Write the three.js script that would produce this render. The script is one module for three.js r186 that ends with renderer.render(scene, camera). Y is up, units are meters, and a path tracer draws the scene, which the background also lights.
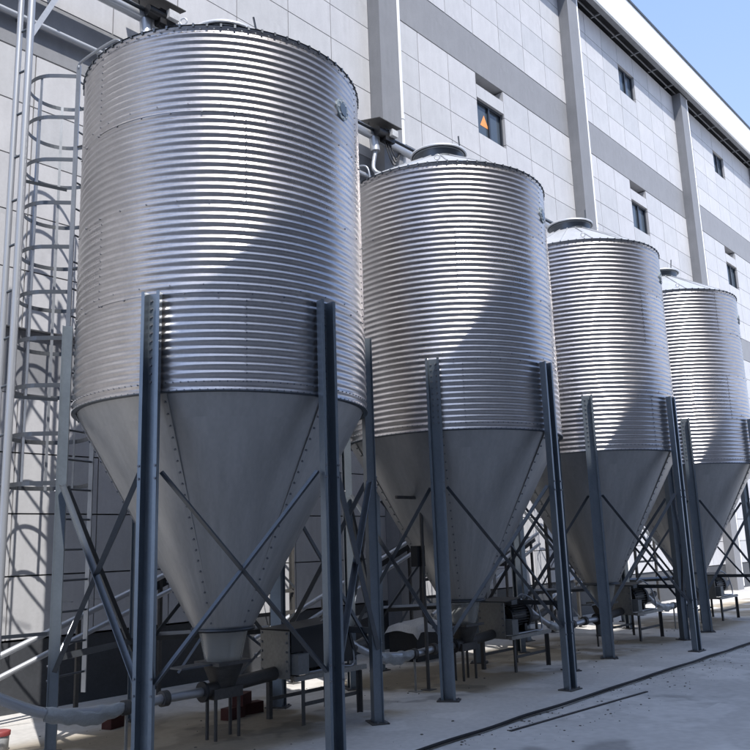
import * as THREE from 'three';
import { mergeGeometries } from 'three/addons/utils/BufferGeometryUtils.js';

// ------------------------------------------------------------------ camera, sky, sun, exposure
const scene = new THREE.Scene();
const camera = new THREE.PerspectiveCamera(48.281, 1, 0.05, 900);
camera.position.set(-5.0489, 1.6149, 6.3216);
{
  const f = new THREE.Vector3(0.73985, 0.20201, -0.64173).normalize();
  const r = new THREE.Vector3(0.66012, -0.03379, 0.7504).normalize();
  const u = new THREE.Vector3().crossVectors(r, f).normalize();
  camera.quaternion.setFromRotationMatrix(new THREE.Matrix4().makeBasis(r, u, f.clone().negate()));
}
camera.updateMatrixWorld(); camera.updateProjectionMatrix();

const SUN_AZ = 24 * Math.PI / 180;          // from the wall normal (+z) towards -x
const SUN_EL = 58.8 * Math.PI / 180;
const sunDir = new THREE.Vector3(-Math.sin(SUN_AZ) * Math.cos(SUN_EL), Math.sin(SUN_EL), Math.cos(SUN_AZ) * Math.cos(SUN_EL));
{
  const W = 512, H = 256, d = new Float32Array(W * H * 4);
  for (let j = 0; j < H; j++) {
    const el = ((j + 0.5) / H - 0.5) * Math.PI;             // row 0 = bottom
    const s = Math.max(0, Math.sin(el)), k = Math.pow(1 - s, 2.2);
    for (let i = 0; i < W; i++) {
      const az = ((i + 0.5) / W) * 2 * Math.PI - Math.PI, q = (j * W + i) * 4;
      const dir = new THREE.Vector3(Math.cos(az) * Math.cos(el), Math.sin(el), Math.sin(az) * Math.cos(el));
      const g = Math.pow(Math.max(0, dir.dot(sunDir)), 5) * 0.34;
      d[q] = 0.116 + 0.22 * k + g; d[q + 1] = 0.192 + 0.215 * k + g; d[q + 2] = 0.385 + 0.16 * k + g * 0.92; d[q + 3] = 1;
    }
  }
  const t = new THREE.DataTexture(d, W, H, THREE.RGBAFormat, THREE.FloatType);
  t.mapping = THREE.EquirectangularReflectionMapping; t.magFilter = THREE.LinearFilter; t.minFilter = THREE.LinearFilter; t.needsUpdate = true;
  scene.background = t; scene.environment = t;
}
const sun = new THREE.DirectionalLight(new THREE.Color(1.0, 0.965, 0.925), 2.35);
sun.position.copy(sunDir).multiplyScalar(60); scene.add(sun); scene.add(sun.target);
sun.castShadow = true; sun.shadow.mapSize.set(4096, 4096);
Object.assign(sun.shadow.camera, { left: -50, right: 50, top: 40, bottom: -40, near: 1, far: 160 });
const renderer = new THREE.WebGLRenderer({ antialias: true });
renderer.setSize(1024, 1024);
renderer.shadowMap.enabled = true;
renderer.toneMapping = THREE.LinearToneMapping;
renderer.toneMappingExposure = 2.7;

// ------------------------------------------------------------------ helpers
let seed = 7; const rnd = () => { seed = (seed * 1664525 + 1013904223) >>> 0; return seed / 4294967296; };
const V = (x, y, z) => new THREE.Vector3(x, y, z);
const R2D = Math.PI / 180;
function lattice(n, s) { let q = s >>> 0; const a = new Float32Array(n * n); for (let i = 0; i < n * n; i++) { q = (q * 1664525 + 1013904223) >>> 0; a[i] = q / 4294967296; } return a; }
const L64 = lattice(64, 99);
function vn(x, y, per) {                                   // periodic value noise
  const xi = Math.floor(x), yi = Math.floor(y), fx = x - xi, fy = y - yi;
  const m = v => ((v % per) + per) % per;
  const a = m(xi) & 63, b = m(xi + 1) & 63, c = m(yi) & 63, e = m(yi + 1) & 63;
  const sx = fx * fx * (3 - 2 * fx), sy = fy * fy * (3 - 2 * fy);
  const p = L64[c * 64 + a], q = L64[c * 64 + b], r = L64[e * 64 + a], t = L64[e * 64 + b];
  return (p + (q - p) * sx) * (1 - sy) + (r + (t - r) * sx) * sy;
}
function fbm(u, v, f, oct) { let s = 0, a = 0.5, n = 0; for (let i = 0; i < oct; i++) { s += a * vn(u * f + i * 17, v * f + i * 31, f); n += a; a *= 0.55; f *= 2; } return s / n; }
function tex(W, H, fn, srgb) {
  const d = new Uint8Array(W * H * 4);
  for (let j = 0; j < H; j++) for (let i = 0; i < W; i++) { const c = fn(i / W, j / H), q = (j * W + i) * 4; d[q] = c[0]; d[q + 1] = c[1]; d[q + 2] = c[2]; d[q + 3] = 255; }
  const t = new THREE.DataTexture(d, W, H); t.wrapS = t.wrapT = THREE.RepeatWrapping; t.magFilter = THREE.LinearFilter; t.minFilter = THREE.LinearMipmapLinearFilter; t.generateMipmaps = true;
  if (srgb) t.colorSpace = THREE.SRGBColorSpace; t.needsUpdate = true; return t;
}
const cl = v => Math.max(0, Math.min(255, v));
const sm = (a, b, x) => { const t = Math.max(0, Math.min(1, (x - a) / (b - a))); return t * t * (3 - 2 * t); };
const toS = l => 255 * (l <= 0.0031308 ? l * 12.92 : 1.055 * Math.pow(l, 1 / 2.4) - 0.055);

// galvanised zinc: faint spangle and streaks
const zincMap = tex(512, 512, (u, v) => { const a = fbm(u, v, 8, 4), b = vn(u * 64, v * 64, 64); const g = 208 + 18 * (a - 0.5) + 8 * (b - 0.5); return [cl(g - 1), cl(g), cl(g + 3)]; }, true);
const zincRough = tex(512, 512, (u, v) => { const a = fbm(u + 0.3, v, 4, 5), b = vn(u * 64, v * 64, 64); const g = 205 + 40 * (a - 0.5) + 12 * (b - 0.5); return [cl(g), cl(g), cl(g)]; });
const streakMap = tex(512, 512, (u, v) => { const a = fbm(u, v * 0.25, 16, 4), b = fbm(u, v, 4, 4), c = vn(u * 64, v * 64, 64); const g = 206 + 22 * (a - 0.5) + 20 * (b - 0.5) + 8 * (c - 0.5); return [cl(g), cl(g), cl(g + 1)]; }, true);
const dustMap = tex(512, 512, (u, v) => { const a = fbm(u, v, 4, 5), b = vn(u * 64, v * 64, 64); const g = 215 + 50 * (a - 0.5) + 18 * (b - 0.5); return [cl(g), cl(g), cl(g)]; }, true);
const dustBump = tex(512, 512, (u, v) => { const g = 128 + 90 * (fbm(u, v, 16, 4) - 0.5); return [g, g, g]; });

const panelMap = tex(512, 512, (u, v) => { const g = 240 + 18 * (fbm(u, v, 4, 5) - 0.5) + 14 * (fbm(u, v * 0.125, 16, 3) - 0.5) + 6 * (vn(u * 64, v * 64, 64) - 0.5); return [cl(g), cl(g), cl(g)]; }, true);
const S = (o) => new THREE.MeshStandardMaterial(o);
const lin = (r, g, b) => new THREE.Color().setRGB(r, g, b);
const M = {
  corr: S({ color: lin(0.86, 0.815, 0.785), metalness: 0.95, roughness: 0.36, map: zincMap, roughnessMap: zincRough }),
  cone: S({ color: lin(0.70, 0.695, 0.675), metalness: 0.4, roughness: 0.48, map: streakMap, roughnessMap: zincRough }),
  roof: S({ color: lin(0.80, 0.82, 0.84), metalness: 0.35, roughness: 0.5, map: zincMap, roughnessMap: zincRough }),
  leg: S({ color: lin(0.37, 0.425, 0.47), metalness: 0.8, roughness: 0.5, map: zincMap, roughnessMap: zincRough }),
  brace: S({ color: lin(0.22, 0.24, 0.26), metalness: 0.8, roughness: 0.5, map: zincMap, roughnessMap: zincRough }),
  ladder: S({ color: lin(0.56, 0.585, 0.61), metalness: 0.75, roughness: 0.48, map: zincMap, roughnessMap: zincRough }),
  cage: S({ color: lin(0.22, 0.235, 0.25), metalness: 0.8, roughness: 0.5, map: zincMap, roughnessMap: zincRough }),
  bolt: S({ color: lin(0.22, 0.23, 0.25), metalness: 0.7, roughness: 0.5 }),
  tube: S({ color: lin(0.74, 0.76, 0.78), metalness: 0.6, roughness: 0.42, map: zincMap }),
  dark: S({ color: lin(0.035, 0.037, 0.042), metalness: 0.1, roughness: 0.55, map: dustMap }),
  black: S({ color: lin(0.018, 0.018, 0.02), metalness: 0.0, roughness: 0.45, map: dustMap }),
  iron: S({ color: lin(0.16, 0.155, 0.15), metalness: 0.5, roughness: 0.62, map: dustMap }),
  grey: S({ color: lin(0.30, 0.31, 0.31), metalness: 0.2, roughness: 0.55, map: dustMap }),
  plate: S({ color: lin(0.46, 0.45, 0.42), metalness: 0.4, roughness: 0.55, map: dustMap }),
  red: S({ color: lin(0.09, 0.02, 0.015), roughness: 0.8, map: dustMap }),
  redPaint: S({ color: lin(0.34, 0.07, 0.07), roughness: 0.45, map: dustMap }),
  white: S({ color: lin(0.78, 0.79, 0.80), roughness: 0.45, map: dustMap }),
  pvc: S({ color: lin(0.80, 0.81, 0.82), roughness: 0.35 }),
  film: new THREE.MeshPhysicalMaterial({ color: lin(0.74, 0.77, 0.78), roughness: 0.35, transmission: 0.25, thickness: 0, map: dustMap }),
  clear: new THREE.MeshPhysicalMaterial({ color: lin(0.80, 0.80, 0.76), roughness: 0.22, transmission: 0.75, thickness: 0 }),
  fascia: S({ color: lin(0.86, 0.89, 0.90), roughness: 0.35, map: panelMap }),
  cap: S({ color: lin(0.05, 0.06, 0.07), roughness: 0.5 }),
  soffit: S({ color: lin(0.30, 0.31, 0.33), roughness: 0.5, metalness: 0.2, map: dustMap }),
  slot: S({ color: lin(0.03, 0.032, 0.04), roughness: 0.7 }),
  band: S({ color: lin(0.27, 0.275, 0.292), roughness: 0.6, map: panelMap, bumpMap: dustBump, bumpScale: 0.002 }),
  pilaster: S({ color: lin(0.245, 0.25, 0.265), roughness: 0.6, map: panelMap, bumpMap: dustBump, bumpScale: 0.002 }),
  plinth: S({ color: lin(0.075, 0.08, 0.09), roughness: 0.55, map: dustMap }),
  backing: S({ color: lin(0.22, 0.22, 0.22), roughness: 0.9 }),
  frame: S({ color: lin(0.035, 0.042, 0.055), roughness: 0.4, metalness: 0.3 }),
  pane: S({ color: lin(0.06, 0.08, 0.105), roughness: 0.06, metalness: 0.0 }),
  sticker: S({ color: lin(0.86, 0.33, 0.10), roughness: 0.5 }),
  rubber: S({ color: lin(0.012, 0.012, 0.014), roughness: 0.75, map: dustMap }),
  cable: S({ color: lin(0.03, 0.03, 0.032), roughness: 0.6 }),
  dial: S({ color: lin(0.24, 0.29, 0.33), roughness: 0.5, metalness: 0.2 }),
};
const panelMats = [0.53, 0.55, 0.565, 0.585].map((c, i) => S({ color: lin(c * (0.985 + 0.004 * i), c * 0.993, c * (1.025 - 0.008 * (i & 1))), roughness: 0.5, map: panelMap }));

function shade(o) { o.traverse(c => { if (c.isMesh) { c.castShadow = true; c.receiveShadow = true; } }); return o; }
function mesh(name, geo, mat, parent) {
  if (Array.isArray(geo)) geo = geo.length === 1 ? geo[0] : mergeGeometries(geo.map(g => { const q = g.index ? g.toNonIndexed() : g; for (const k of Object.keys(q.attributes)) if (!['position', 'normal', 'uv'].includes(k)) q.deleteAttribute(k); return q; }));
  const m = new THREE.Mesh(geo, mat); m.name = name; m.castShadow = m.receiveShadow = true; if (parent) parent.add(m); return m;
}
const used = {};
function top(o, name, label, category, group, kind) {
  used[name] = (used[name] ?? -1) + 1; o.name = used[name] ? `${name}_${String(used[name]).padStart(3, '0')}` : name;
  if (label) o.userData.label = label; if (category) o.userData.category = category; if (group) o.userData.group = group; if (kind) o.userData.kind = kind;
  scene.add(o); return o;
}
function grp(x = 0, y = 0, z = 0) { const g = new THREE.Group(); g.position.set(x, y, z); return g; }
const stuff = m => { m.userData.kind = 'stuff'; return m; };
// box with uv in metres
function box(w, h, d, x = 0, y = 0, z = 0) {
  const g = new THREE.BoxGeometry(w, h, d), n = g.attributes.normal, p = g.attributes.position, u = g.attributes.uv;
  for (let i = 0; i < p.count; i++) {
    const ax = Math.abs(n.getX(i)), ay = Math.abs(n.getY(i));
    const a = ax > 0.5 ? p.getZ(i) + z : p.getX(i) + x, b = ay > 0.5 ? p.getZ(i) + z : p.getY(i) + y; u.setXY(i, a * 0.8, b * 0.8);
  }
  return g.translate(x, y, z);
}
const boxR = (x0, x1, y0, y1, z0, z1) => box(x1 - x0, y1 - y0, z1 - z0, (x0 + x1) / 2, (y0 + y1) / 2, (z0 + z1) / 2);
const UP = V(0, 1, 0);
function align(g, a, b, roll = 0) { // geometry built along y, centred, length 1..; place from a to b
  const d = b.clone().sub(a), q = new THREE.Quaternion().setFromUnitVectors(UP, d.clone().normalize());
  g.rotateY(roll); g.applyQuaternion(q); const c = a.clone().add(b).multiplyScalar(0.5); return g.translate(c.x, c.y, c.z);
}
const rod = (a, b, r, n = 10) => align(new THREE.CylinderGeometry(r, r, a.distanceTo(b), n, 1), a, b);
const bar = (a, b, w, t, roll = 0) => align(box(w, a.distanceTo(b), t), a, b, roll);
function prism(shapePts, len) { // closed outline in x,z extruded along y, centred
  const sh = new THREE.Shape(shapePts.map(p => new THREE.Vector2(p[0], p[1])));
  const g = new THREE.ExtrudeGeometry(sh, { depth: len, bevelEnabled: false }); g.translate(0, 0, -len / 2); g.rotateX(-Math.PI / 2); return g;
}
function angle(a, b, w, t, roll = 0) { return align(prism([[0, 0], [w, 0], [w, t], [t, t], [t, w], [0, w]], a.distanceTo(b)), a, b, roll); }
function curve(pts, r, seg = 40, rad = 10, closed = false) { return new THREE.TubeGeometry(new THREE.CatmullRomCurve3(pts, closed, 'catmullrom', 0.5), seg, r, rad, closed); }
function hexBolt(p, n, r = 0.009, h = 0.008) { const g = new THREE.CylinderGeometry(r, r, h, 6); g.applyQuaternion(new THREE.Quaternion().setFromUnitVectors(UP, n)); return g.translate(p.x + n.x * h / 2, p.y + n.y * h / 2, p.z + n.z * h / 2); }

// ------------------------------------------------------------------ ground
const PAD_Z = 1.76, WALL = -2.9;
{
  // dusty concrete of the yard
  const yard = tex(1024, 1024, (u, v) => {
    const a = fbm(u, v, 4, 6), b = fbm(u + 0.4, v + 0.1, 8, 5), c = vn(u * 64 * 3, v * 64 * 3, 192), st = fbm(u * 1, v, 16, 3);
    let l = 0.48 + 0.28 * (a - 0.5) + 0.07 * (c - 0.5);
    l *= 1 - 0.28 * sm(0.52, 0.62, fbm(u * 1 + 0.5, v * 0.5, 8, 5)) * sm(0.35, 0.6, fbm(u, v, 32, 3));
    l *= 1 - 0.4 * sm(0.56, 0.66, b) * sm(0.4, 0.6, st);
    l += 0.07 * sm(0.60, 0.70, fbm(u + 0.7, v + 0.2, 16, 4));
    return [cl(toS(l * 1.02)), cl(toS(l * 0.99)), cl(toS(l * 0.94))];
  }, true);
  const bump = tex(1024, 1024, (u, v) => { const g = 128 + 120 * (fbm(u, v, 32, 4) - 0.5) + 40 * (vn(u * 192, v * 192, 192) - 0.5); return [cl(g), cl(g), cl(g)]; });
  const g = new THREE.PlaneGeometry(600, 600).rotateX(-Math.PI / 2); const uv = g.attributes.uv; for (let i = 0; i < uv.count; i++) uv.setXY(i, uv.getX(i) * 600 / 9, uv.getY(i) * 600 / 9);
  const ym = mesh('yard_ground', g.translate(0, -0.025, 0), S({ map: yard, roughness: 0.85, bumpMap: bump, bumpScale: 0.006 })); top(ym, 'yard_ground', 'dusty grey concrete yard in front of the silos', 'ground', null, 'structure');
  // pad under the silos with dirt and damp stains
  const X0 = -6, XL = 20;
  const pad = tex(2048, 512, (u, v) => {
    const x = X0 + u * XL, z = PAD_Z - v * (PAD_Z - WALL);
    const a = fbm(u, v * 0.25, 8, 6), b = fbm(u * 1.0 + 0.21, v * 0.25 + 0.37, 16, 5), c = vn(u * 640, v * 150, 1e4), e = fbm(u + 0.6, v * 0.25 + 0.1, 32, 4);
    let l = 0.49 + 0.32 * (a - 0.5) + 0.07 * (c - 0.5);
    const px = ((x + 1.87) % 3.747 + 3.747) % 3.747 - 1.87;
    const inz = sm(0.9, 0.45, z) * sm(-1.6, -1.0, z);                                 // spilled feed and damp below the hoppers
    const dirt = sm(0.42, 0.56, b + 0.18 * Math.exp(-px * px * 0.6) - 0.06) * inz;
    const grit = sm(0.58, 0.66, e);
    l *= 1 - 0.55 * dirt; l *= 1 - 0.25 * grit * (0.4 + inz);
    l += 0.06 * sm(0.62, 0.7, fbm(u + 0.11, v * 0.25 + 0.83, 32, 3));
    const w = dirt * 0.8;
    return [cl(toS(l * (1.02 + 0.18 * w))), cl(toS(l * 0.99)), cl(toS(l * (0.945 - 0.27 * w)))];
  }, true);
  const pb = tex(1024, 512, (u, v) => { const g2 = 128 + 120 * (fbm(u, v * 0.5, 64, 3) - 0.5); return [cl(g2), cl(g2), cl(g2)]; });
  pad.wrapS = THREE.MirroredRepeatWrapping; pad.wrapT = THREE.ClampToEdgeWrapping;
  const pg = new THREE.BoxGeometry(90, 0.2, PAD_Z - WALL + 0.3).translate(15, -0.1, (PAD_Z + WALL - 0.3) / 2);
  const pu = pg.attributes.uv, pp = pg.attributes.position; for (let i = 0; i < pu.count; i++) pu.setXY(i, (pp.getX(i) - X0) / XL, (PAD_Z - pp.getZ(i)) / (PAD_Z - WALL));
  top(mesh('pad', pg, S({ map: pad, roughness: 0.8, bumpMap: pb, bumpScale: 0.004 })), 'concrete_pad', 'stained concrete pad the silos stand on', 'pad', null, 'structure');
  // dark strip along the pad's edge, with slight wobble
  const pts = []; for (let x = -8; x <= 40; x += 0.6) pts.push(V(x, 0.002 + 0.006 * (rnd() - 0.5), PAD_Z + 0.02 + 0.03 * (rnd() - 0.5)));
  const sg = curve(pts, 0.014, 320, 7); sg.scale(1, 1, 1);
  top(mesh('strip', sg, M.rubber), 'rubber_hose', 'long black hose lying along the edge of the concrete pad', 'hose');
  const fb = mesh('flat', box(2.45, 0.008, 0.03), S({ color: lin(0.10, 0.10, 0.105), roughness: 0.6, metalness: 0.5, map: dustMap })); fb.position.set(2.88, -0.0185, 2.05); fb.rotation.y = -0.08;
  top(fb, 'flat_bar', 'thin dark steel flat bar lying on the yard in front of the hose', 'bar');
  // crumbs of grit and spilled feed
  const ds = [], ico = new THREE.IcosahedronGeometry(1, 0);
  for (let i = 0; i < 520; i++) {
    const near = rnd() < 0.6; const x = near ? 1 + rnd() * 8 : -1.5 + rnd() * 13, z = near ? PAD_Z + 0.04 + Math.pow(rnd(), 2) * 0.8 : -1.6 + rnd() * 3.2;
    const y = z > PAD_Z + 0.04 ? -0.025 : 0; const r = 0.003 + 0.009 * Math.pow(rnd(), 3);
    const g2 = ico.clone(); g2.scale(r * (0.8 + rnd()), r * 0.6, r * (0.8 + rnd())); g2.rotateY(rnd() * 6); g2.translate(x, y + r * 0.3, z); ds.push(g2);
  }
  top(stuff(mesh('grit', ds, S({ color: lin(0.11, 0.10, 0.085), roughness: 0.9 }))), 'grit', 'scattered grit and crumbs on the concrete', 'grit', null, 'stuff');
}

// ------------------------------------------------------------------ warehouse behind the silos
{
  const b = grp(0, 0, 0); top(b, 'warehouse', 'tall white panelled warehouse with grey bands and pilasters behind the silos', 'building');
  const P0 = 5.73, BAY = 7.9, PW = 0.54, k0 = -2, k1 = 4, X0 = P0 + k0 * BAY, X1 = P0 + (k1 + 1) * BAY + PW, EAVE = 16.37;
  mesh('core_wall', boxR(X0, X1, 0, EAVE + 0.5, -20, -3.15), M.backing, b);
  mesh('plinth', boxR(X0 + 0.02, X1 - 0.02, 0, 0.745, -3.16, -2.915), M.plinth, b);
  const storeys = [[0.76, 3.48, 4], [4.25, 7.75, 5], [8.55, 11.9, 5], [12.86, EAVE - 0.02, 5]];
  const bands = [[3.5, 4.25, -2.975], [7.77, 8.55, -2.908], [11.93, 12.86, -2.908]];
  for (let k = k0; k <= k1 + 1; k++) {                       // pilasters and their rain pipes
    const x = P0 + k * BAY;
    mesh('pilaster', boxR(x, x + PW, 0.0, EAVE - 0.002, -3.155, -2.62), M.pilaster, b);
    const px = x + PW + 0.07, pz = -2.68;
    const pipe = mesh('rain_pipe', rod(V(px, 0.1, pz), V(px, EAVE - 0.01, pz), 0.058, 14), M.pvc, b);
    for (let y = 1.6; y < 16; y += 3.95) mesh('coupling', rod(V(px, y, pz), V(px, y + 0.09, pz), 0.066, 14), M.pvc, pipe);
  }
  const cand = [];
  const silos = [0, 1, 2, 3].map(i => i * 3.7465);
  const cam = camera.position;
  for (let k = k0; k <= k1; k++) {
    const xs = P0 + k * BAY + PW, xe = P0 + (k + 1) * BAY, cols = [xs];
    const off = [1.53, 2.57, 3.61, 4.72, 5.83, 6.87]; for (const o of off) cols.push(P0 + k * BAY + o); cols.push(xe);
    for (const [y0, y1, z] of bands) {
      mesh('band', boxR(xs + 0.003, xe - 0.003, y0, y1, -3.156, z), M.band, b);
    }
    storeys.forEach(([y0, y1, n], f) => {
      const h = (y1 - y0) / n;
      for (let r = 0; r < n; r++) for (let c = 0; c < 7; c++) {
        const xa = cols[c] + 0.008, xb = cols[c + 1] - 0.008, ya = y0 + r * h + 0.008, yb = y0 + (r + 1) * h - 0.008;
        const holes = []; // parts of this panel cut by window and vent
        if (c === 3 && f >= 2) {
          const wy0 = f === 2 ? 10.45 : 14.80, wy1 = f === 2 ? 11.32 : 15.68;
          let rem = [[ya, yb]]; const cut = (a, q) => { const o2 = []; for (const [s, e] of rem) { if (q <= s || a >= e) o2.push([s, e]); else { if (a - s > 0.03) o2.push([s, a]); if (e - q > 0.03) o2.push([q, e]); } } rem = o2; };
          cut(wy0, wy1); if (f === 2) cut(11.63, 11.95);
          for (const [s, e] of rem) cand.push([xa, xb, s, e]);
        } else cand.push([xa, xb, ya, yb]);
      }
    });
    for (const f of [2, 3]) {
      const wy0 = f === 2 ? 10.45 : 14.80, wy1 = f === 2 ? 11.32 : 15.68, xa = cols[3] + 0.008, xb = cols[4] - 0.008, zf = -2.985;
      const w = grp((xa + xb) / 2, wy0 + 0.004, zf); w.name = 'window'; b.add(w);
      const W = xb - xa, H = wy1 - wy0 - 0.008, t = 0.055;
      mesh('window_frame', [boxR(-W / 2, W / 2, 0, t, -0.05, 0.02), boxR(-W / 2, W / 2, H - t, H, -0.05, 0.02), boxR(-W / 2, -W / 2 + t, t, H - t, -0.05, 0.02), boxR(W / 2 - t, W / 2, t, H - t, -0.05, 0.02), boxR(-0.03, 0.03, t, H - t, -0.045, 0.025)], M.frame, w);
      mesh('pane', boxR(-W / 2 + t, -0.03, t, H - t, -0.03, -0.018), M.pane, w);
      mesh('pane', boxR(0.03, W / 2 - t, t, H - t, -0.04, -0.028), M.pane, w);
      if (k === 0 && f === 2) {
        const tri = (s, dep) => { const sh = new THREE.Shape([new THREE.Vector2(-s, -s * 0.75), new THREE.Vector2(s, -s * 0.75), new THREE.Vector2(0, s)]); return new THREE.ExtrudeGeometry(sh, { depth: dep, bevelEnabled: false }); };
        const st = mesh('warning_sticker', tri(0.165, 0.002), M.sticker, w); st.position.set(-0.16, H * 0.50, -0.016); st.userData.label = 'orange triangular warning sticker on the window pane';
      }
    }
  }
  // 300 panels that show largest as parts, the rest joined
  const proj = new THREE.Vector3();
  for (const p of cand) {
    const c = V((p[0] + p[1]) / 2, (p[2] + p[3]) / 2, WALL); proj.copy(c).project(camera);
    let s = Math.abs(proj.x) < 1.08 && Math.abs(proj.y) < 1.08 ? 1 / c.distanceTo(cam) ** 2 : 0;
    const d = c.clone().sub(cam), L = Math.hypot(d.x, d.z);
    for (const sx of silos) {
      const t = ((sx - cam.x) * d.x + (0 - cam.z) * d.z) / (L * L), qx = cam.x + d.x * t - sx, qz = cam.z + d.z * t, y = cam.y + d.y * t;
      if (Math.hypot(qx, qz) < 1.2 && y > 2.7 && y < 6.0) s = 0;
    }
    p[4] = s;
  }
  cand.sort((p, q) => q[4] - p[4]);
  const rest = [];
  cand.forEach((p, i) => {
    const o = 0.004 * (rnd() - 0.5), g = boxR(p[0], p[1], p[2], p[3], -3.158 + o * 0.5, WALL + o * 0.5); const uv = g.attributes.uv, du = rnd(), dv = rnd(); for (let q = 0; q < uv.count; q++) uv.setXY(q, uv.getX(q) + du, uv.getY(q) + dv);
    if (i < 296) mesh('wall_panel', g, panelMats[Math.floor(rnd() * 4)], b); else rest.push(g);
  });
  stuff(mesh('more_wall_panels', rest, panelMats[1], b));
  // eaves: white fascia, grey soffit, dark ventilation slot with dividers
  for (let x = X0 - 0.3; x < X1 + 0.2; x += 3.95) mesh('fascia_sheet', boxR(x, x + 3.944, EAVE + 0.002 * rnd(), 17.52, -2.44, -2.38 + 0.003 * rnd()), M.fascia, b);
  mesh('roof_edge_cap', boxR(X0 - 0.34, X1 + 0.34, 17.52, 17.60, -2.62, -2.345), M.cap, b);
  mesh('soffit', boxR(X0 - 0.3, X1 + 0.3, EAVE + 0.004, EAVE + 0.05, -2.59, -2.442), M.soffit, b);
  mesh('slot_lining', boxR(X0, X1, EAVE + 0.35, EAVE + 0.49, -3.14, -2.442), M.slot, b);
  mesh('slot_rail', boxR(X0, X1, EAVE + 0.02, EAVE + 0.05, -2.80, -2.77), M.soffit, b);
  for (let x = X0 + 0.6; x < X1; x += 1.32) mesh('slot_divider', boxR(x, x + 0.04, EAVE + 0.01, EAVE + 0.06, -2.89, -2.592), M.soffit, b);
  mesh('roof', boxR(X0 - 0.2, X1 + 0.2, 17.2, 17.5, -20.2, -2.445), M.soffit, b);
  shade(b);
}

// ------------------------------------------------------------------ building across the yard (behind the camera), which shades the silos' lower halves
{
  const b = grp(0, 0, 10); top(b, 'opposite_building', 'tall grey building across the yard, behind the viewpoint', 'building');
  const slope = Math.tan(SUN_EL) / Math.cos(SUN_AZ), hAt = y => y + slope * (10 - 1.1), sh = (10 - 1.1) * Math.tan(SUN_AZ);
  const wm = S({ color: lin(0.30, 0.30, 0.295), roughness: 0.75, map: panelMap });
  const cuts = [-45, 1.87 - sh, 5.62 - sh, 14.5], hs = [4.12, 4.40, 3.60];       // stepped parapet
  for (let i = 0; i < 3; i++) mesh('wall', boxR(cuts[i], cuts[i + 1], -0.02, hAt(hs[i]), 0.003 * i, 12), wm, b);
  for (let x = -42; x < 12.5; x += 4.2) for (let y = 1.2; y < 16; y += 3.9) {
    const w = grp(x, y, 0); w.name = 'window'; b.add(w);
    mesh('window_frame', [boxR(0, 1.8, -0.08, 0, -0.06, 0.02), boxR(0, 1.8, 1.6, 1.68, -0.04, 0.02), boxR(-0.06, 0, -0.08, 1.68, -0.04, 0.02), boxR(1.8, 1.86, -0.08, 1.68, -0.04, 0.02)], M.frame, w);
    mesh('pane', boxR(0, 1.8, 0, 1.6, -0.015, 0.01), M.pane, w);
  }
}

// ------------------------------------------------------------------ silo
const R = 1.372, YB = 2.901, YT = 6.157, LEG_A = [32, 92, 152, 212, 272, 332], LEG_R = 1.385, LEG_TOP = 3.72, SP = 3.7465;
const pol = (r, deg, y) => V(r * Math.cos(deg * R2D), y, r * Math.sin(deg * R2D));
function sheetGeo(a0, a1, y0, y1, waves, off) {
  const ppw = 8, ny = waves * ppw, na = 34, A = 0.0064, pos = [], nor = [], uv = [], idx = [];
  for (let j = 0; j <= ny; j++) for (let i = 0; i <= na; i++) {
    const t = j / ny, a = (a0 + (a1 - a0) * i / na) * R2D, ph = t * waves * 2 * Math.PI, r = R + off + A * Math.cos(ph), y = y0 + (y1 - y0) * t;
    const dr = -A * Math.sin(ph) * waves * 2 * Math.PI / (y1 - y0), n = Math.hypot(1, dr);
    pos.push(r * Math.cos(a), y, r * Math.sin(a)); nor.push(Math.cos(a) / n, -dr / n, Math.sin(a) / n); uv.push(a * R, y);
  }
  for (let j = 0; j < ny; j++) for (let i = 0; i < na; i++) { const p = j * (na + 1) + i, q = p + na + 1; idx.push(p, q, p + 1, p + 1, q, q + 1); }
  const g = new THREE.BufferGeometry(); g.setAttribute('position', new THREE.Float32BufferAttribute(pos, 3)); g.setAttribute('normal', new THREE.Float32BufferAttribute(nor, 3)); g.setAttribute('uv', new THREE.Float32BufferAttribute(uv, 2)); g.setIndex(idx); return g;
}
function coneGeo(a0, a1, ra, ya, rb, yb, off, na = 12, ny = 4) {
  const pos = [], nor = [], uv = [], idx = [], s = Math.hypot(ra - rb, ya - yb), nr = (ya - yb) / s, nyy = -(ra - rb) / s;
  for (let j = 0; j <= ny; j++) for (let i = 0; i <= na; i++) {
    const t = j / ny, a = (a0 + (a1 - a0) * i / na) * R2D, r = rb + (ra - rb) * t + off, y = yb + (ya - yb) * t;
    pos.push(r * Math.cos(a), y, r * Math.sin(a)); nor.push(Math.cos(a) * nr, nyy, Math.sin(a) * nr); uv.push(a * 1.0, s * t * 0.5);
  }
  for (let j = 0; j < ny; j++) for (let i = 0; i < na; i++) { const p = j * (na + 1) + i, q = p + na + 1; idx.push(p, q, p + 1, p + 1, q, q + 1); }
  const g = new THREE.BufferGeometry(); g.setAttribute('position', new THREE.Float32BufferAttribute(pos, 3)); g.setAttribute('normal', new THREE.Float32BufferAttribute(nor, 3)); g.setAttribute('uv', new THREE.Float32BufferAttribute(uv, 2)); g.setIndex(idx); return g;
}
function ring(r0, r1, y0, y1, n = 96) { return new THREE.LatheGeometry([[r0, y0], [r1, y0], [r1, y1], [r0, y1], [r0, y0]].map(p => new THREE.Vector2(...p)), n); }

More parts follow.
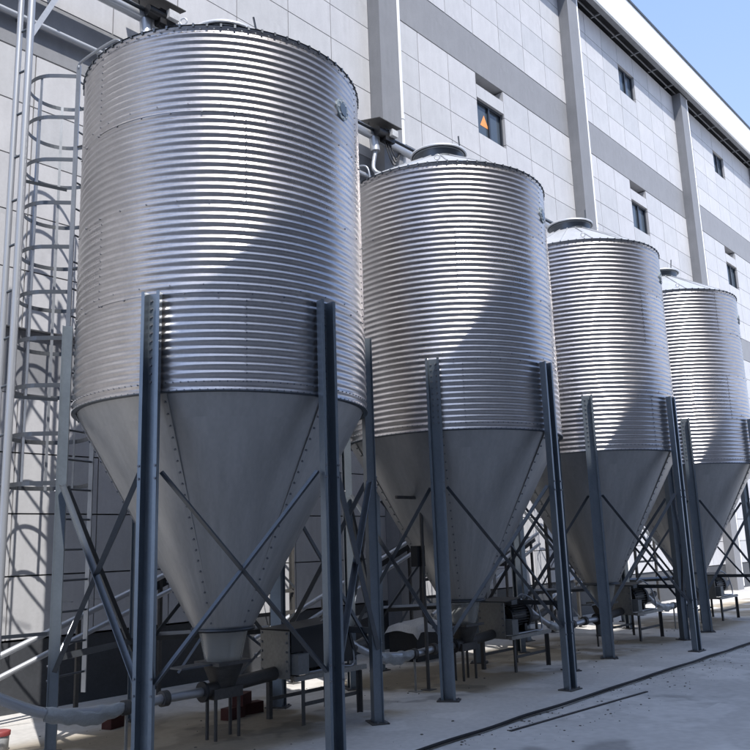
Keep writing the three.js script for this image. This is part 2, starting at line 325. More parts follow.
const corrMats = [[1, 0.38], [0.94, 0.42], [1.03, 0.35]].map(([c, ro]) => { const m = M.corr.clone(); m.color.multiplyScalar(c); m.roughness = ro; return m; });
function makeSilo() {
  const s = grp();
  const H = (YT - YB) / 4, bolts = [], seamBolts = [];
  const seam0 = [120, 182, 120, 182];                       // from the bottom ring upwards; seams staggered
  const seamA = [182, 120 - 0, 182, 120].map((v, i) => [120.5, 178, 120.5, 181][i]);
  for (let k = 0; k < 4; k++) for (let j = 0; j < 3; j++) {
    const a = seamA[k] + j * 120, g = sheetGeo(a, a + 120.6, YB + k * H, YB + (k + 1) * H, 12, 0.0007 * (k & 1) + 0.0015 * j);
    mesh('wall_sheet', g, corrMats[(k * 5 + j * 2) % 3], s);
    for (let w = 0; w < 12; w++) for (const da of [0.5]) { const p = pol(R + 0.007, a + da, YB + k * H + (w) * H / 12 + 0.001); seamBolts.push(hexBolt(p, pol(1, a + da, 0), 0.0075, 0.008)); }
  }
  for (let k = 1; k < 4; k++) for (let a = 0; a < 360; a += 11.6) { bolts.push(hexBolt(pol(R + 0.004, a + 3 * k, YB + k * H - 0.006), pol(1, a + 3 * k, 0), 0.008, 0.011)); if (k === 3 || k === 1) bolts.push(hexBolt(pol(R + 0.004, a + 5 + 3 * k, YB + k * H + 0.0678), pol(1, a + 5 + 3 * k, 0), 0.007, 0.010)); }
  for (let a = 0; a < 360; a += 2.6) { bolts.push(hexBolt(pol(R + 0.006, a, YB + 0.068), pol(1, a, 0), 0.0065, 0.008)); bolts.push(hexBolt(pol(R + 0.006, a + 1.3, YB + 0.004), pol(1, a + 1.3, 0), 0.0055, 0.007)); }
  const eaveBolts = []; for (let a = 0; a < 360; a += 5) eaveBolts.push(hexBolt(pol(R + 0.010, a + 2.5, YT - 0.03), pol(1, a + 2.5, 0), 0.008, 0.008));
  // hopper: six sheets, lapped seams, bolt rows
  const cr0 = 1.352, cy0 = 2.925, cr1 = 0.27, cy1 = 0.955;
  for (let j = 0; j < 6; j++) {
    const a = 89 + j * 60;
    mesh('hopper_sheet', coneGeo(a, a + 60.9, cr0, cy0, cr1, cy1, 0.0015 * (j & 1)), M.cone, s);
    const sl = Math.hypot(cr0 - cr1, cy0 - cy1), nr = (cy0 - cy1) / sl, nyv = -(cr0 - cr1) / sl;
    const p0 = pol(cr0 + 0.004, a + 0.4, cy0 - 0.02), p1 = pol(cr1 + 0.004, a + 0.4, cy1 + 0.02), n = pol(nr, a, nyv).normalize();
    const strip = new THREE.BoxGeometry(0.05, p0.distanceTo(p1), 0.004); const tdir = p0.clone().sub(p1).normalize(), side = new THREE.Vector3().crossVectors(tdir, n);
    strip.applyMatrix4(new THREE.Matrix4().makeBasis(side, tdir, n)); const c = p0.clone().add(p1).multiplyScalar(0.5); strip.translate(c.x, c.y, c.z); mesh('seam_strip', strip, M.cone, s);
    for (let t = 0.04; t < 1; t += 0.047) bolts.push(hexBolt(p0.clone().lerp(p1, t).addScaledVector(n, 0.002), n, 0.0095, 0.010));
  }
  mesh('bottom_ring', ring(R - 0.03, R + 0.012, YB - 0.012, YB + 0.002), M.brace, s);
  mesh('eave_ring', ring(R - 0.02, R + 0.010, YT - 0.004, YT + 0.010), M.roof, s);
  // roof: radial sheets with standing ribs, eave clips, filler collar and lid
  const rr0 = R + 0.022, ry0 = YT + 0.011, rr1 = 0.36, ry1 = 6.75;
  for (let j = 0; j < 18; j++) {
    const a = j * 20; const g = coneGeo(a, a + 20, rr1, ry1, rr0, ry0, 0, 4, 1);
    mesh('roof_sheet', g, M.roof, s);
    mesh('roof_rib', bar(pol(rr0 - 0.01, a, ry0 + 0.009), pol(rr1 + 0.01, a, ry1 + 0.004), 0.022, 0.012), M.roof, s);
  }
  const clips = []; for (let a = 0; a < 360; a += 5) clips.push(bar(pol(R + 0.016, a, YT - 0.012), pol(R + 0.016, a, YT + 0.02), 0.016, 0.018, -a * R2D));
  stuff(mesh('eave_clips', clips.concat(eaveBolts.map(g => g)), M.brace, s));
  for (const a of [60, 145, 230, 320]) { const g = new THREE.TorusGeometry(0.032, 0.008, 8, 16); g.rotateY(-a * R2D + Math.PI / 2); const p = pol(R - 0.08, a, YT + 0.115); mesh('lifting_eye', g.translate(p.x, p.y, p.z), M.roof, s); }
  const collarLift = 0.07; const collar = mesh('filler_collar', new THREE.LatheGeometry([[0.365, 6.63], [0.335, 6.65], [0.335, 6.80], [0.36, 6.805], [0.36, 6.825], [0.30, 6.825]].map(p => new THREE.Vector2(...p)), 40), M.brace, s);
  const lid = mesh('lid', new THREE.LatheGeometry([[0.0, 6.90], [0.12, 6.90], [0.33, 6.865], [0.385, 6.85], [0.392, 6.82], [0.375, 6.818]].map(p => new THREE.Vector2(...p)), 40), M.roof, s);
  mesh('lid_handle', [rod(pol(0.42, 15, 6.66), pol(0.40, 15, 6.94), 0.012, 8), rod(pol(0.40, 15, 6.94), pol(0.30, 40, 7.16), 0.011, 8), rod(pol(0.44, 5, 6.82), pol(0.44, 25, 6.82), 0.018, 8)], M.brace, lid);
  collar.position.y = lid.position.y = collarLift;
  stuff(mesh('bolts', bolts, M.bolt, s)); stuff(mesh('seam_bolts', seamBolts, M.bolt, s));
  // round sight glass near the eave
  {
    const g = grp(); g.name = 'sight_glass'; s.add(g); const a = 75, p = pol(R + 0.004, a, 5.74); g.position.copy(p); g.quaternion.setFromUnitVectors(V(0, 0, 1), pol(1, a, 0));
    mesh('flange', new THREE.CylinderGeometry(0.105, 0.105, 0.024, 28).rotateX(Math.PI / 2), M.dial, g);
    mesh('glass', new THREE.CylinderGeometry(0.062, 0.062, 0.012, 24).rotateX(Math.PI / 2).translate(0, 0, 0.014), M.pane, g);
    const nb = []; for (let i = 0; i < 8; i++) nb.push(hexBolt(V(0.084 * Math.cos(i * 0.785), 0.084 * Math.sin(i * 0.785), 0.012), V(0, 0, 1), 0.009, 0.008)); stuff(mesh('flange_bolts', nb, M.roof, g));
  }
  // legs: channels open to the outside, bolted through the web
  const web = 0.118, dep = 0.088, t = 0.007, lip = 0.022;
  const outline = [[-web / 2 - lip, dep], [-web / 2 - lip, dep - t], [-web / 2 - t + t, dep - t], [-web / 2, 0], [web / 2, 0], [web / 2, dep - t], [web / 2 + lip, dep - t], [web / 2 + lip, dep], [web / 2 - t, dep], [web / 2 - t, t], [-web / 2 + t, t], [-web / 2 + t, dep]];
  for (const a of LEG_A) {
    const g = grp(); g.name = 'leg'; s.add(g); g.position.copy(pol(LEG_R + 0.012, a, 0)); g.rotation.y = Math.PI / 2 - a * R2D;
    // prism maps outline (x,y)->(x,-z): flip so that the opening faces outwards
    const pr = prism(outline.map(p => [p[0], -p[1]]).reverse(), LEG_TOP - 0.012).translate(0, (LEG_TOP + 0.012) / 2, 0);
    mesh('channel', pr, M.leg, g);
    mesh('base_plate', box(0.24, 0.012, 0.17, 0, 0.006, 0.045), M.iron, g);
    const nb = []; for (let y = 2.98; y < LEG_TOP - 0.03; y += 0.0678) nb.push(hexBolt(V(0.028, y, t), V(0, 0, 1), 0.011, 0.012), hexBolt(V(-0.028, y, t), V(0, 0, 1), 0.011, 0.012)); for (const y of [0.6, 0.72, 2.2, 2.3]) for (const x of [-0.07, 0.07]) nb.push(hexBolt(V(x, y, dep), V(0, 0, 1), 0.01, 0.01));
    for (const x of [-0.1, 0.1]) nb.push(hexBolt(V(x, 0.012, 0.02), UP, 0.012, 0.016), hexBolt(V(x, 0.012, 0.1), UP, 0.012, 0.016));
    stuff(mesh('leg_bolts', nb, M.bolt, g));
  }
  // cross bracing between neighbouring legs
  const rb = LEG_R + 0.03;
  for (let j = 0; j < 6; j++) {
    const a = LEG_A[j], b = a + 60, ea = 3.2;
    mesh('brace', angle(pol(rb, a + ea, 2.24), pol(rb, b - ea, 0.66), 0.042, 0.005, -a * R2D), M.brace, s);
    mesh('brace', angle(pol(rb + 0.02, a + ea, 0.66), pol(rb + 0.02, b - ea, 2.24), 0.042, 0.005, -a * R2D), M.brace, s);
    if (j === 3 || j === 4 || j === 5) mesh('tie_bar', angle(pol(rb, a + ea, 0.80), pol(rb, b - ea, 0.80), 0.06, 0.006), M.brace, s);
  }
  // caged ladder at the back
  {
    const g = grp(); g.name = 'ladder'; s.add(g); const a = 251, r = 1.76; g.position.copy(pol(r, a, 0)); g.rotation.y = Math.PI / 2 - a * R2D;   // local +z outwards, x along tangent
    for (const x of [-0.21, 0.21]) mesh('rail', boxR(x - 0.006, x + 0.006, 0.30, 6.98, -0.028, 0.028), M.ladder, g);
    for (let y = 0.5; y < 6.9; y += 0.3) mesh('rung', rod(V(-0.206, y, 0), V(0.206, y, 0), 0.011, 8), M.cage, g);
    const hoop = (y) => { const pts = []; for (let i = 0; i <= 20; i++) { const q = (-0.12 + 1.24 * i / 20) * Math.PI; pts.push(V(0.37 * Math.cos(q), y, 0.40 + 0.37 * Math.sin(q))); } pts.unshift(V(0.216, y, 0.03)); pts.push(V(-0.216, y, 0.03));
      const c = new THREE.CatmullRomCurve3(pts), n = 36, pos = [], idx = [], uv = []; const P = c.getPoints(n);
      for (let i = 0; i <= n; i++) { const p = P[i], q = P[Math.min(n, i + 1)], o = P[Math.max(0, i - 1)], tx = q.x - o.x, tz = q.z - o.z, L = Math.hypot(tx, tz), nx = tz / L * 0.003, nz = -tx / L * 0.003; for (const [sx, yy] of [[1, -0.022], [1, 0.022], [-1, 0.022], [-1, -0.022]]) { pos.push(p.x + nx * sx, p.y + yy, p.z + nz * sx); uv.push(i / n, yy * 10); } }
      for (let i = 0; i < n; i++) for (let k = 0; k < 4; k++) { const A = i * 4 + k, B = i * 4 + (k + 1) % 4; idx.push(A, A + 4, B, B, A + 4, B + 4); }
      const gg = new THREE.BufferGeometry(); gg.setAttribute('position', new THREE.Float32BufferAttribute(pos, 3)); gg.setAttribute('uv', new THREE.Float32BufferAttribute(uv, 2)); gg.setIndex(idx); const ng = gg.toNonIndexed(); ng.computeVertexNormals(); return ng; };
    for (let k = 0; k < 10; k++) mesh('cage_hoop', hoop(2.36 + 0.5 * k), M.cage, g);
    for (const q of [-0.02, 0.25, 0.5, 0.75, 1.02]) { const x = 0.362 * Math.cos(q * Math.PI), z = 0.40 + 0.362 * Math.sin(q * Math.PI); mesh('cage_strap', align(box(0.03, 4.54, 0.005), V(x, 2.34, z), V(x, 6.88, z), Math.PI / 2 - q * Math.PI), M.ladder, g); }
    for (const y of [1.2, 3.2, 4.6, 6.0]) for (const x of [-0.21, 0.21]) mesh('standoff', bar(V(x, y, -0.03), V(x, y, -(r - R) + (y < 2.8 ? 0.2 : 0.01)), 0.03, 0.006), M.cage, g);
    mesh('hand_rail', curve([V(0.21, 6.95, 0), V(0.215, 7.02, -0.03), V(0.23, 7.12, -0.36), V(0.24, 7.13, -0.55), V(0.24, 6.98, -0.62), V(0.24, 6.62, -0.62)], 0.014, 40, 8), M.ladder, g);
    mesh('hand_rail', curve([V(-0.21, 6.95, 0), V(-0.215, 7.02, -0.03), V(-0.23, 7.12, -0.36), V(-0.24, 7.13, -0.55), V(-0.24, 6.98, -0.62), V(-0.24, 6.62, -0.62)], 0.014, 40, 8), M.ladder, g);
  }
  // outlet: flange, clear sight boot, slide gate
  mesh('outlet_flange', ring(0.20, 0.29, 0.925, 0.958, 40), M.brace, s);
  mesh('sight_boot', new THREE.LatheGeometry([[0.222, 0.924], [0.165, 0.665]].map(p => new THREE.Vector2(...p)), 40), M.clear, s);
  const gate = mesh('slide_gate', boxR(-0.19, 0.19, 0.635, 0.665, -0.18, 0.18), M.iron, s);
  mesh('gate_handle', boxR(-0.52, -0.19, 0.643, 0.657, -0.09, 0.09), M.brace, gate);
  return s;
}
const silo0 = makeSilo();
const SG = 'corrugated steel feed silos in a row';
const siloLabels = ['nearest corrugated steel feed silo with hopper and caged ladder, at the left', 'second feed silo from the left, standing behind the nearest one', 'third feed silo from the left, between the second and the farthest', 'farthest feed silo at the right end of the row'];
for (let i = 0; i < 4; i++) { const s = i ? silo0.clone() : silo0; s.position.x = i * SP; for (const c of s.children) if (c.name === 'wall_sheet' || c.name === 'seam_bolts') c.rotation.y = [0, -0.30, 0.22, 1.15][i]; top(s, 'feed_silo', siloLabels[i], 'silo', SG); }

// ------------------------------------------------------------------ below the hoppers: auger boots, feed pipes, drives, inclined augers
function makeBoot() {
  const g = grp();
  const funnel = mesh('funnel', new THREE.CylinderGeometry(0.185, 0.105, 0.20, 4, 1).rotateY(Math.PI / 4).translate(0, 0.533, 0), M.iron, g);
  mesh('boot_body', [boxR(-0.16, 0.16, 0.345, 0.435, -0.085, 0.085), rod(V(-0.22, 0.42, 0), V(0.62, 0.47, 0), 0.062, 18)], M.iron, g);
  mesh('end_flange', rod(V(-0.24, 0.42, 0), V(-0.215, 0.42, 0), 0.088, 18), M.dark, g);
  for (const x of [-0.13, 0.13]) for (const z of [-0.06, 0.06]) mesh('support_leg', rod(V(x, 0, z), V(x, 0.35, z), 0.016, 8), M.iron, g);
  return g;
}
const boot0 = makeBoot();
const bootL = ['auger boot under the nearest silo hopper beside red bricks', 'auger boot under the second silo hopper', 'auger boot under the third silo hopper', 'auger boot under the farthest silo hopper'];
for (let i = 0; i < 4; i++) { const s = i ? boot0.clone() : boot0; s.position.x = i * SP; top(s, 'auger_boot', bootL[i], 'auger boot', 'auger boots under the hoppers'); }
function makePipe() {
  const g = grp();
  mesh('pipe', curve([V(-0.235, 0.42, 0), V(-0.62, 0.425, 0), V(-0.98, 0.41, 0), V(-1.35, 0.43, 0), V(-1.70, 0.48, 0), V(-2.06, 0.64, 0), V(-2.45, 0.86, 0)], 0.040, 60, 14), M.tube, g);
  mesh('coupling', rod(V(-0.66, 0.425, 0), V(-0.60, 0.425, 0), 0.066, 16), M.iron, g);
  mesh('coupling', rod(V(-1.03, 0.41, 0), V(-0.97, 0.41, 0), 0.06, 16), M.iron, g);
  mesh('pipe_stand', [rod(V(-0.99, 0, 0), V(-0.99, 0.36, 0), 0.014, 8), box(0.12, 0.008, 0.12, -0.99, 0.004, 0)], M.plate, g);
  // torn plastic film wrapped round the pipe
  const na = 22, nl = 22, pos = [], idx = [], uv = [];
  for (let j = 0; j <= nl; j++) for (let i = 0; i <= na; i++) {
    const t = j / nl, x = -1.70 + 0.66 * t, q = i / na * 2 * Math.PI, yc = 0.475 - 0.06 * t - 0.03 * Math.sin(t * Math.PI), sag = Math.max(0, -Math.sin(q)) * (0.012 + 0.022 * Math.sin(t * 3.0)) + 0.008 * Math.sin(q * 3 + t * 9) + 0.006 * Math.sin(t * 31 + q);
    const r = 0.046 + 0.004 * Math.sin(t * 17 + q * 2);
    pos.push(x + 0.01 * Math.sin(q * 2), yc + r * Math.sin(q) - sag, r * Math.cos(q) * 1.05); uv.push(t, q / 6.28);
  }
  for (let j = 0; j < nl; j++) for (let i = 0; i < na; i++) { const p = j * (na + 1) + i, q = p + na + 1; idx.push(p, q, p + 1, p + 1, q, q + 1); }
  const fg = new THREE.BufferGeometry(); fg.setAttribute('position', new THREE.Float32BufferAttribute(pos, 3)); fg.setAttribute('uv', new THREE.Float32BufferAttribute(uv, 2)); fg.setIndex(idx); fg.computeVertexNormals();
  mesh('plastic_wrap', fg, M.film, g);
  return g;
}
const pipe0 = makePipe();
const pipeL = ['grey feed pipe with torn plastic film, leftmost, below the nearest silo', 'grey feed pipe with plastic film between the nearest and second silos', 'grey feed pipe with plastic film between the second and third silos', 'grey feed pipe with plastic film between the third and farthest silos'];
for (let i = 0; i < 4; i++) { const s = i ? pipe0.clone() : pipe0; s.position.x = i * SP; top(s, 'feed_pipe', pipeL[i], 'pipe', 'feed pipes along the silos'); }
function makeDrive(hood) {
  const g = grp();
  const x0 = 0.72, x1 = 1.58, z0 = -0.26, z1 = 0.25, h = 0.45;
  const st = grp(); st.name = 'stand'; g.add(st);
  for (const [x, z, r] of [[x0 + 0.06, z0, 0], [x0 + 0.06, z1, Math.PI / 2], [x1 - 0.04, z0, -Math.PI / 2], [x1 - 0.04, z1, Math.PI]]) mesh('stand_leg', angle(V(x, 0, z), V(x, h - 0.045, z), 0.045, 0.005, r), M.iron, st);
  for (const z of [z0, z1]) { mesh('top_beam', boxR(x0 - 0.06, x1 + 0.06, h - 0.045, h, z - 0.022, z + 0.022), M.plate, st); mesh('lower_brace', boxR(x0 + 0.06, x1 - 0.04, 0.17, 0.205, z - 0.004, z + 0.004), M.iron, st); }
  for (const x of [x0, x1 - 0.05]) mesh('cross_beam', boxR(x - 0.02, x + 0.03, h - 0.043, h - 0.003, z0 + 0.024, z1 - 0.024), M.plate, st);
  mesh('bed_plate', boxR(x0 + 0.04, x1 - 0.08, h + 0.001, h + 0.012, -0.20, 0.20), M.iron, st);
  mesh('end_plate', boxR(0.62, 0.64, h - 0.02, 0.86, -0.2, 0.2), M.plate, g);
  const pb = []; for (let y = 0.5; y < 0.85; y += 0.085) for (const z of [-0.175, 0.175]) pb.push(hexBolt(V(0.62, y, z), V(-1, 0, 0), 0.012, 0.012)); stuff(mesh('plate_bolts', pb, M.bolt, g));
  mesh('gear_box', [boxR(0.66, 0.80, h + 0.013, h + 0.20, 0.13, 0.29)], M.grey, g);
  mesh('gear_shaft', rod(V(0.63, 0.60, 0), V(0.92, 0.66, 0), 0.05, 16), M.iron, g);
  const mo = grp(); mo.name = 'motor'; g.add(mo);
  mesh('motor_body', rod(V(0.92, 0.66, 0), V(1.30, 0.66, 0), 0.135, 28), M.black, mo);
  const fins = []; for (let i = 0; i < 24; i++) { const a = i / 24 * Math.PI * 2; fins.push(align(box(0.006, 0.34, 0.035), V(0.95, 0.66 + 0.148 * Math.sin(a), 0.148 * Math.cos(a)), V(1.29, 0.66 + 0.148 * Math.sin(a), 0.148 * Math.cos(a)), 0)); }
  stuff(mesh('cooling_fins', fins, M.black, mo));
  mesh('fan_cover', new THREE.LatheGeometry([[0, 0.14], [0.07, 0.14], [0.15, 0.115], [0.168, 0.06], [0.168, 0]].map(p => new THREE.Vector2(...p)), 28).rotateZ(-Math.PI / 2).translate(1.31, 0.66, 0), M.dark, mo);
  mesh('terminal_box', boxR(1.02, 1.16, 0.81, 0.885, -0.07, 0.07), M.grey, mo);
  mesh('motor_foot', [boxR(0.98, 1.04, h + 0.013, 0.56, -0.14, 0.14), boxR(1.20, 1.26, h + 0.013, 0.56, -0.14, 0.14)], M.black, mo);
  mesh('discharge_pipe', curve([V(1.46, 0.60, 0.02), V(1.62, 0.59, 0.02), V(1.82, 0.60, -0.02), V(2.10, 0.66, -0.05)], 0.05, 24, 12), M.iron, g);
  mesh('conduit', curve([V(1.16, 0.85, 0.03), V(1.28, 0.93, 0.08), V(1.45, 0.80, 0.18), V(1.50, 0.48, 0.22), V(1.30, 0.465, 0.22), V(0.85, 0.465, 0.235)], 0.011, 40, 8), M.ladder, g);
  if (hood) {
    const hs = [[0.645, 0.875], [1.42, 0.915], [1.56, 0.55], [1.52, 0.53], [1.40, 0.895], [0.645, 0.86]];
    const hx = [[0.645, 0.87], [1.40, 0.91], [1.55, 0.50], [0.86, 0.50], [0.80, 0.66], [0.645, 0.66]];
    for (const z of [0.205, -0.213]) { const sh = new THREE.Shape(hx.map(p => new THREE.Vector2(...p))); mesh('hood_side', new THREE.ExtrudeGeometry(sh, { depth: 0.008, bevelEnabled: false }).translate(0, 0, z), M.black, g); }
    const sh = new THREE.Shape(hs.map(p => new THREE.Vector2(...p))); mesh('hood_top', new THREE.ExtrudeGeometry(sh, { depth: 0.44, bevelEnabled: false }).translate(0, 0, -0.22), M.dark, g);
  } else {
    mesh('rain_cover', [bar(V(0.64, 0.875, 0), V(1.05, 0.905, 0), 0.008, 0.44)], M.dark, g);
  }
  return g;
}
const d1 = makeDrive(true), d0 = makeDrive(false);
const driveL = ['auger drive under a black hood on an iron stand, nearest silo', 'open auger drive with black motor on stand, second silo', 'open auger drive with black motor on stand, third silo', 'open auger drive with black motor on stand, farthest silo'];
for (let i = 0; i < 4; i++) { const s = i === 0 ? d1 : i === 1 ? d0 : d0.clone(); s.position.x = i * SP; top(s, 'auger_drive', driveL[i], 'motor', 'auger drives beside the hoppers'); }
function makeIncline() {
  const g = grp(), a = V(-1.45, 0.52, 0), b = V(2.0, 1.78, 0), off = V(0, -0.20, 0.03);
  mesh('upper_tube', rod(a, b, 0.034, 12), M.tube, g);
  mesh('lower_tube', rod(a.clone().add(off), b.clone().add(off), 0.03, 12), M.tube, g);
  const ta = a.clone().lerp(b, 0.66).add(V(0, -0.1, -0.14)), tb = b.clone().add(V(0, -0.1, -0.14)); mesh('trough', align(box(0.10, ta.distanceTo(tb), 0.16), ta, tb), M.dark, g);
  for (const t of [0.08, 0.38, 0.68, 0.95]) { const p = a.clone().lerp(b, t); mesh('post', angle(V(p.x, 0, -0.05), V(p.x, p.y - 0.02, -0.05), 0.04, 0.005), M.iron, g); }
  return g;
}
const inc0 = makeIncline();
const incL = ['sloping pair of bright tubes low on the wall, leftmost', 'sloping pair of bright tubes behind the gap between nearest and second silos', 'sloping pair of tubes behind the third silo', 'sloping pair of tubes behind the farthest silo'];
for (let i = 0; i < 4; i++) { const s = i ? inc0.clone() : inc0; s.position.set(i * SP, 0, -2.25); top(s, 'inclined_auger', incL[i], 'auger', 'sloping augers behind the silos'); }
// lattice trestles standing behind the gaps
{
  const g0 = grp(), w = 0.52, h = 2.05;
  for (const x of [-w, w]) { mesh('post', angle(V(x, 0, 0), V(x, h, 0), 0.05, 0.006), M.iron, g0); mesh('foot_plate', box(0.14, 0.008, 0.14, x, 0.004, 0.01), M.iron, g0); }
  for (const y of [0.86, 1.12, h - 0.03]) mesh('tie', bar(V(-w, y, 0.03), V(w, y, 0.03), 0.045, 0.006, 0), M.iron, g0);
  for (const [a, c] of [[0.12, 0.84], [1.16, 2.0]]) { mesh('lattice_bar', bar(V(-w, a, 0.04), V(w, c, 0.04), 0.03, 0.005), M.brace, g0); mesh('lattice_bar', bar(V(w, a, 0.048), V(-w, c, 0.048), 0.03, 0.005), M.brace, g0); }
  mesh('tie', bar(V(-w, 1.12, 0.03), V(-w - 0.5, 0.3, -0.25), 0.03, 0.005), M.brace, g0);
  const tl = ['dark lattice trestle behind the gap between nearest and second silos', 'dark lattice trestle behind the gap between second and third silos', 'dark lattice trestle behind the gap between third and farthest silos', 'dark lattice trestle beyond the farthest silo'];
  for (let i = 0; i < 4; i++) { const g = i ? g0.clone() : g0; g.position.set(i * SP + 1.95, 0, -1.72); top(g, 'lattice_trestle', tl[i], 'trestle', 'lattice trestles behind the silos'); }
}
// red bricks under the first boot
{
  const bg = () => box(0.24, 0.11, 0.115);
  const spots = [[0.62, 0.055, -0.62, 0.2, 'dark red brick lying left in the pile below the nearest hopper'], [0.90, 0.055, -0.68, -0.15, 'dark red brick lying right in the pile below the nearest hopper'], [0.76, 0.165, -0.65, 0.5, 'dark red brick on top of the pile below the nearest hopper'], [-0.28, 0.055, -1.30, 0.3, 'single dark red brick by the pipe stand at the left']];
  for (const [x, y, z, r, l] of spots) { const m = mesh('brick', bg(), M.red); m.position.set(x, y, z); m.rotation.y = r; top(m, 'red_brick', l, 'brick', 'red bricks on the pad'); }
  const c = grp(-1.42, 0, -1.28);
  mesh('can_body', new THREE.LatheGeometry([[0, 0], [0.075, 0], [0.08, 0.13], [0.085, 0.135]].map(p => new THREE.Vector2(...p)), 24), M.white, c);
  mesh('can_lid', new THREE.LatheGeometry([[0.088, 0.13], [0.09, 0.165], [0.075, 0.17], [0, 0.17]].map(p => new THREE.Vector2(...p)), 24), M.redPaint, c);
  top(c, 'paint_can', 'white can with red lid at the lower left corner', 'can');
  // covered bin behind the gap
  const bn = grp(5.05, 0, -1.75);
  mesh('bin', boxR(-0.38, 0.38, 0, 0.46, -0.26, 0.26), M.dark, bn);
  const sgm = new THREE.PlaneGeometry(0.92, 0.68, 24, 18).rotateX(-Math.PI / 2), sp = sgm.attributes.position;
  for (let i = 0; i < sp.count; i++) { const x = sp.getX(i), z = sp.getZ(i); const ov = Math.max(0, Math.abs(x) - 0.38) + Math.max(0, Math.abs(z) - 0.26); sp.setY(i, 0.475 + 0.09 * Math.exp(-(x * x * 6 + z * z * 14)) + 0.018 * Math.sin(x * 9 + z * 5) * Math.cos(z * 8) - ov * 1.1); } sgm.computeVertexNormals();
  mesh('sheet', sgm, M.white, bn); top(bn, 'covered_bin', 'dark bin covered with a white sheet behind the second silo', 'bin');
}

for (const [x, z, h, l] of [[2.92, 0.06, 2.3, 'thin iron post with small dark box between the nearest and second silos']]) {
  const g = grp(x, 0, z);
  mesh('post', rod(V(0, 0.008, 0), V(0, h, 0), 0.021, 10), M.iron, g); mesh('foot_plate', box(0.13, 0.008, 0.13, 0, 0.004, 0), M.iron, g);
  const bx = mesh('switch_box', boxR(-0.075, 0.075, 1.38, 1.62, -0.12, -0.025), M.dark, g); mesh('box_door', boxR(-0.065, 0.065, 1.39, 1.61, -0.13, -0.121), M.grey, bx);
  mesh('conduit', curve([V(0.05, 1.38, -0.08), V(0.06, 0.95, -0.1), V(0.22, 0.72, -0.12), V(0.55, 0.62, -0.1)], 0.014, 24, 8), M.cable, g);
  mesh('cross_arm', bar(V(-0.45, h - 0.12, 0), V(0.5, h - 0.12, 0), 0.035, 0.035), M.iron, g);
  top(g, 'switch_post', l, 'post');
}
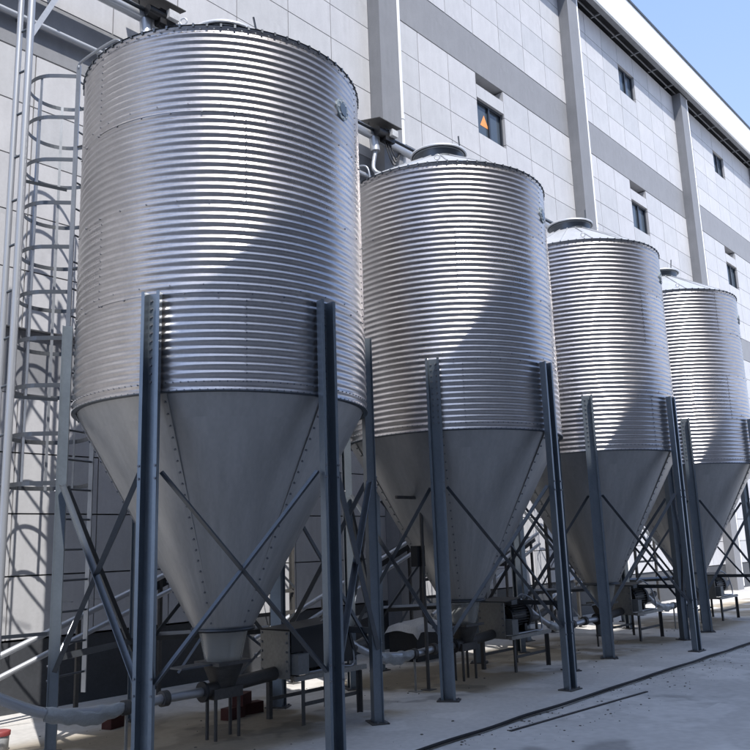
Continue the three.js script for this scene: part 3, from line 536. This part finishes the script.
// ------------------------------------------------------------------ overhead conveyor and pipes
{
  const z = -2.6, y = 8.80, g = grp();
  mesh('conveyor_tube', rod(V(-6, y, z), V(14.2, y, z), 0.075, 16), M.tube, g);
  mesh('cover_strip', boxR(-6, 14.2, y + 0.078, y + 0.09, z - 0.09, z + 0.09), M.ladder, g);
  for (let x = -4.3; x < 14; x += 3.75) mesh('wall_bracket', [bar(V(x, y - 0.09, WALL + 0.02), V(x, y - 0.09, z + 0.1), 0.035, 0.035), bar(V(x, y - 0.4, WALL + 0.02), V(x, y - 0.12, z), 0.025, 0.025)], M.brace, g);
  for (let i = 0; i < 4; i++) {
    const x = [0.85, 5.55, 9.3, 13.05][i], d = grp(x, y, z); d.scale.setScalar(1.0); d.name = 'outlet_drive'; g.add(d);
    mesh('motor', [rod(V(-0.22, 0.02, 0.16), V(0.10, 0.02, 0.16), 0.08, 16), boxR(-0.05, 0.2, -0.11, 0.11, 0.08, 0.22), rod(V(0.12, -0.16, 0.14), V(0.12, 0.05, 0.14), 0.05, 12)], M.black, d);
    mesh('rain_cover', box(0.62, 0.012, 0.46).rotateX(0.22).translate(-0.02, 0.22, 0.10), M.iron, d);
    mesh('cover_post', [rod(V(-0.25, 0.05, 0.0), V(-0.25, 0.22, 0.0), 0.012, 6), rod(V(0.22, 0.05, 0.0), V(0.22, 0.22, 0.0), 0.012, 6)], M.iron, d);
    mesh('junction_box', boxR(0.04, 0.20, -0.02, 0.10, 0.225, 0.30), M.white, d);
    mesh('drop_spout', [rod(V(-0.15, -0.05, 0.02), V(-0.15, -0.32, 0.05), 0.085, 16)], M.tube, d);
    const ct = []; for (let q = 0; q < 3; q++) ct.push(curve([V(0.12 - q * 0.07, -0.12, 0.16), V(0.22 - q * 0.05, -0.38 - q * 0.06, 0.20), V(0.45, -0.26 - q * 0.05, 0.05), V(0.62, -0.08, 0.0)], 0.012, 20, 6)); mesh('cable', ct, M.cable, d);
    mesh('fill_chute', curve([V(-0.15, -0.30, 0.05), V(-0.25, -0.70, 0.08), V(-0.40, -0.98, 0.45), V(i * SP - x - 0.1, -2.05, 2.05)], 0.036, 40, 14), M.tube, d);
  }
  top(g, 'overhead_conveyor', 'overhead auger conveyor tube with covered motors between the silo tops and the wall', 'conveyor');
  const wp = mesh('wp', rod(V(-6, 8.14, -2.84), V(9.5, 8.14, -2.84), 0.042, 12), M.tube); top(wp, 'wall_pipe', 'bright straight pipe running along the grey band at upper left', 'pipe');
  for (const x of [-4, -0.9, 2, 5.2, 8.6]) mesh('pipe_clip', boxR(x - 0.015, x + 0.015, 8.09, 8.19, -2.92, -2.83), M.brace, wp);
  // twin riser pipes left of the nearest silo
  const t = grp(-1.79, 0, -0.76);
  mesh('riser', rod(V(-0.025, 0, -0.045), V(-0.025, 7.05, -0.045), 0.028, 12), M.tube, t);
  mesh('riser', rod(V(0.03, 0, 0.055), V(0.03, 8.6, 0.055), 0.034, 12), M.tube, t);
  for (let y2 = 0.5; y2 < 7; y2 += 0.43) mesh('link', rod(V(-0.025, y2, -0.045), V(0.03, y2 + 0.03, 0.055), 0.012, 8), M.brace, t);
  mesh('stay', bar(V(0.03, 6.46, 0.055), V(0.42, 7.30, -0.05), 0.05, 0.012), M.tube, t);
  mesh('stay', bar(V(-0.6, 6.75, 0.0), V(0.03, 7.1, 0.055), 0.06, 0.02), M.cage, t);
  for (const y2 of [1.0, 3.0, 5.0]) mesh('stay', bar(V(0.03, y2, 0.055), V(0.42, y2, 0.14), 0.03, 0.006), M.brace, t);
  top(t, 'riser_pipes', 'pair of slender vertical pipes with short links at the left edge', 'pipe');
  // loose cables beyond the last silo
  const cbs = [[[V(13.2, 7.2, -1.6), V(16, 8.0, -2.0), V(19, 9.0, -2.85)], 'thin dark cable rising to the wall beside the farthest silo, uppermost'], [[V(13.4, 6.2, -1.5), V(16, 6.5, -2.0), V(20, 7.4, -2.85)], 'thin dark cable rising to the wall beside the farthest silo, lowest'], [[V(15, 6.2, -2.2), V(14.8, 6.9, -2.2), V(15.3, 7.4, -2.3), V(15.9, 7.0, -2.3)], 'loop of thin dark cable beside the farthest silo']];
  for (const [p, l] of cbs) top(mesh('cb', curve(p, 0.012, 30, 6), M.cable), 'cable', l, 'cable', 'cables beside the farthest silo');
}
scene.traverse(o => { if (o.isMesh) { o.castShadow = true; o.receiveShadow = true; } });
renderer.render(scene, camera);
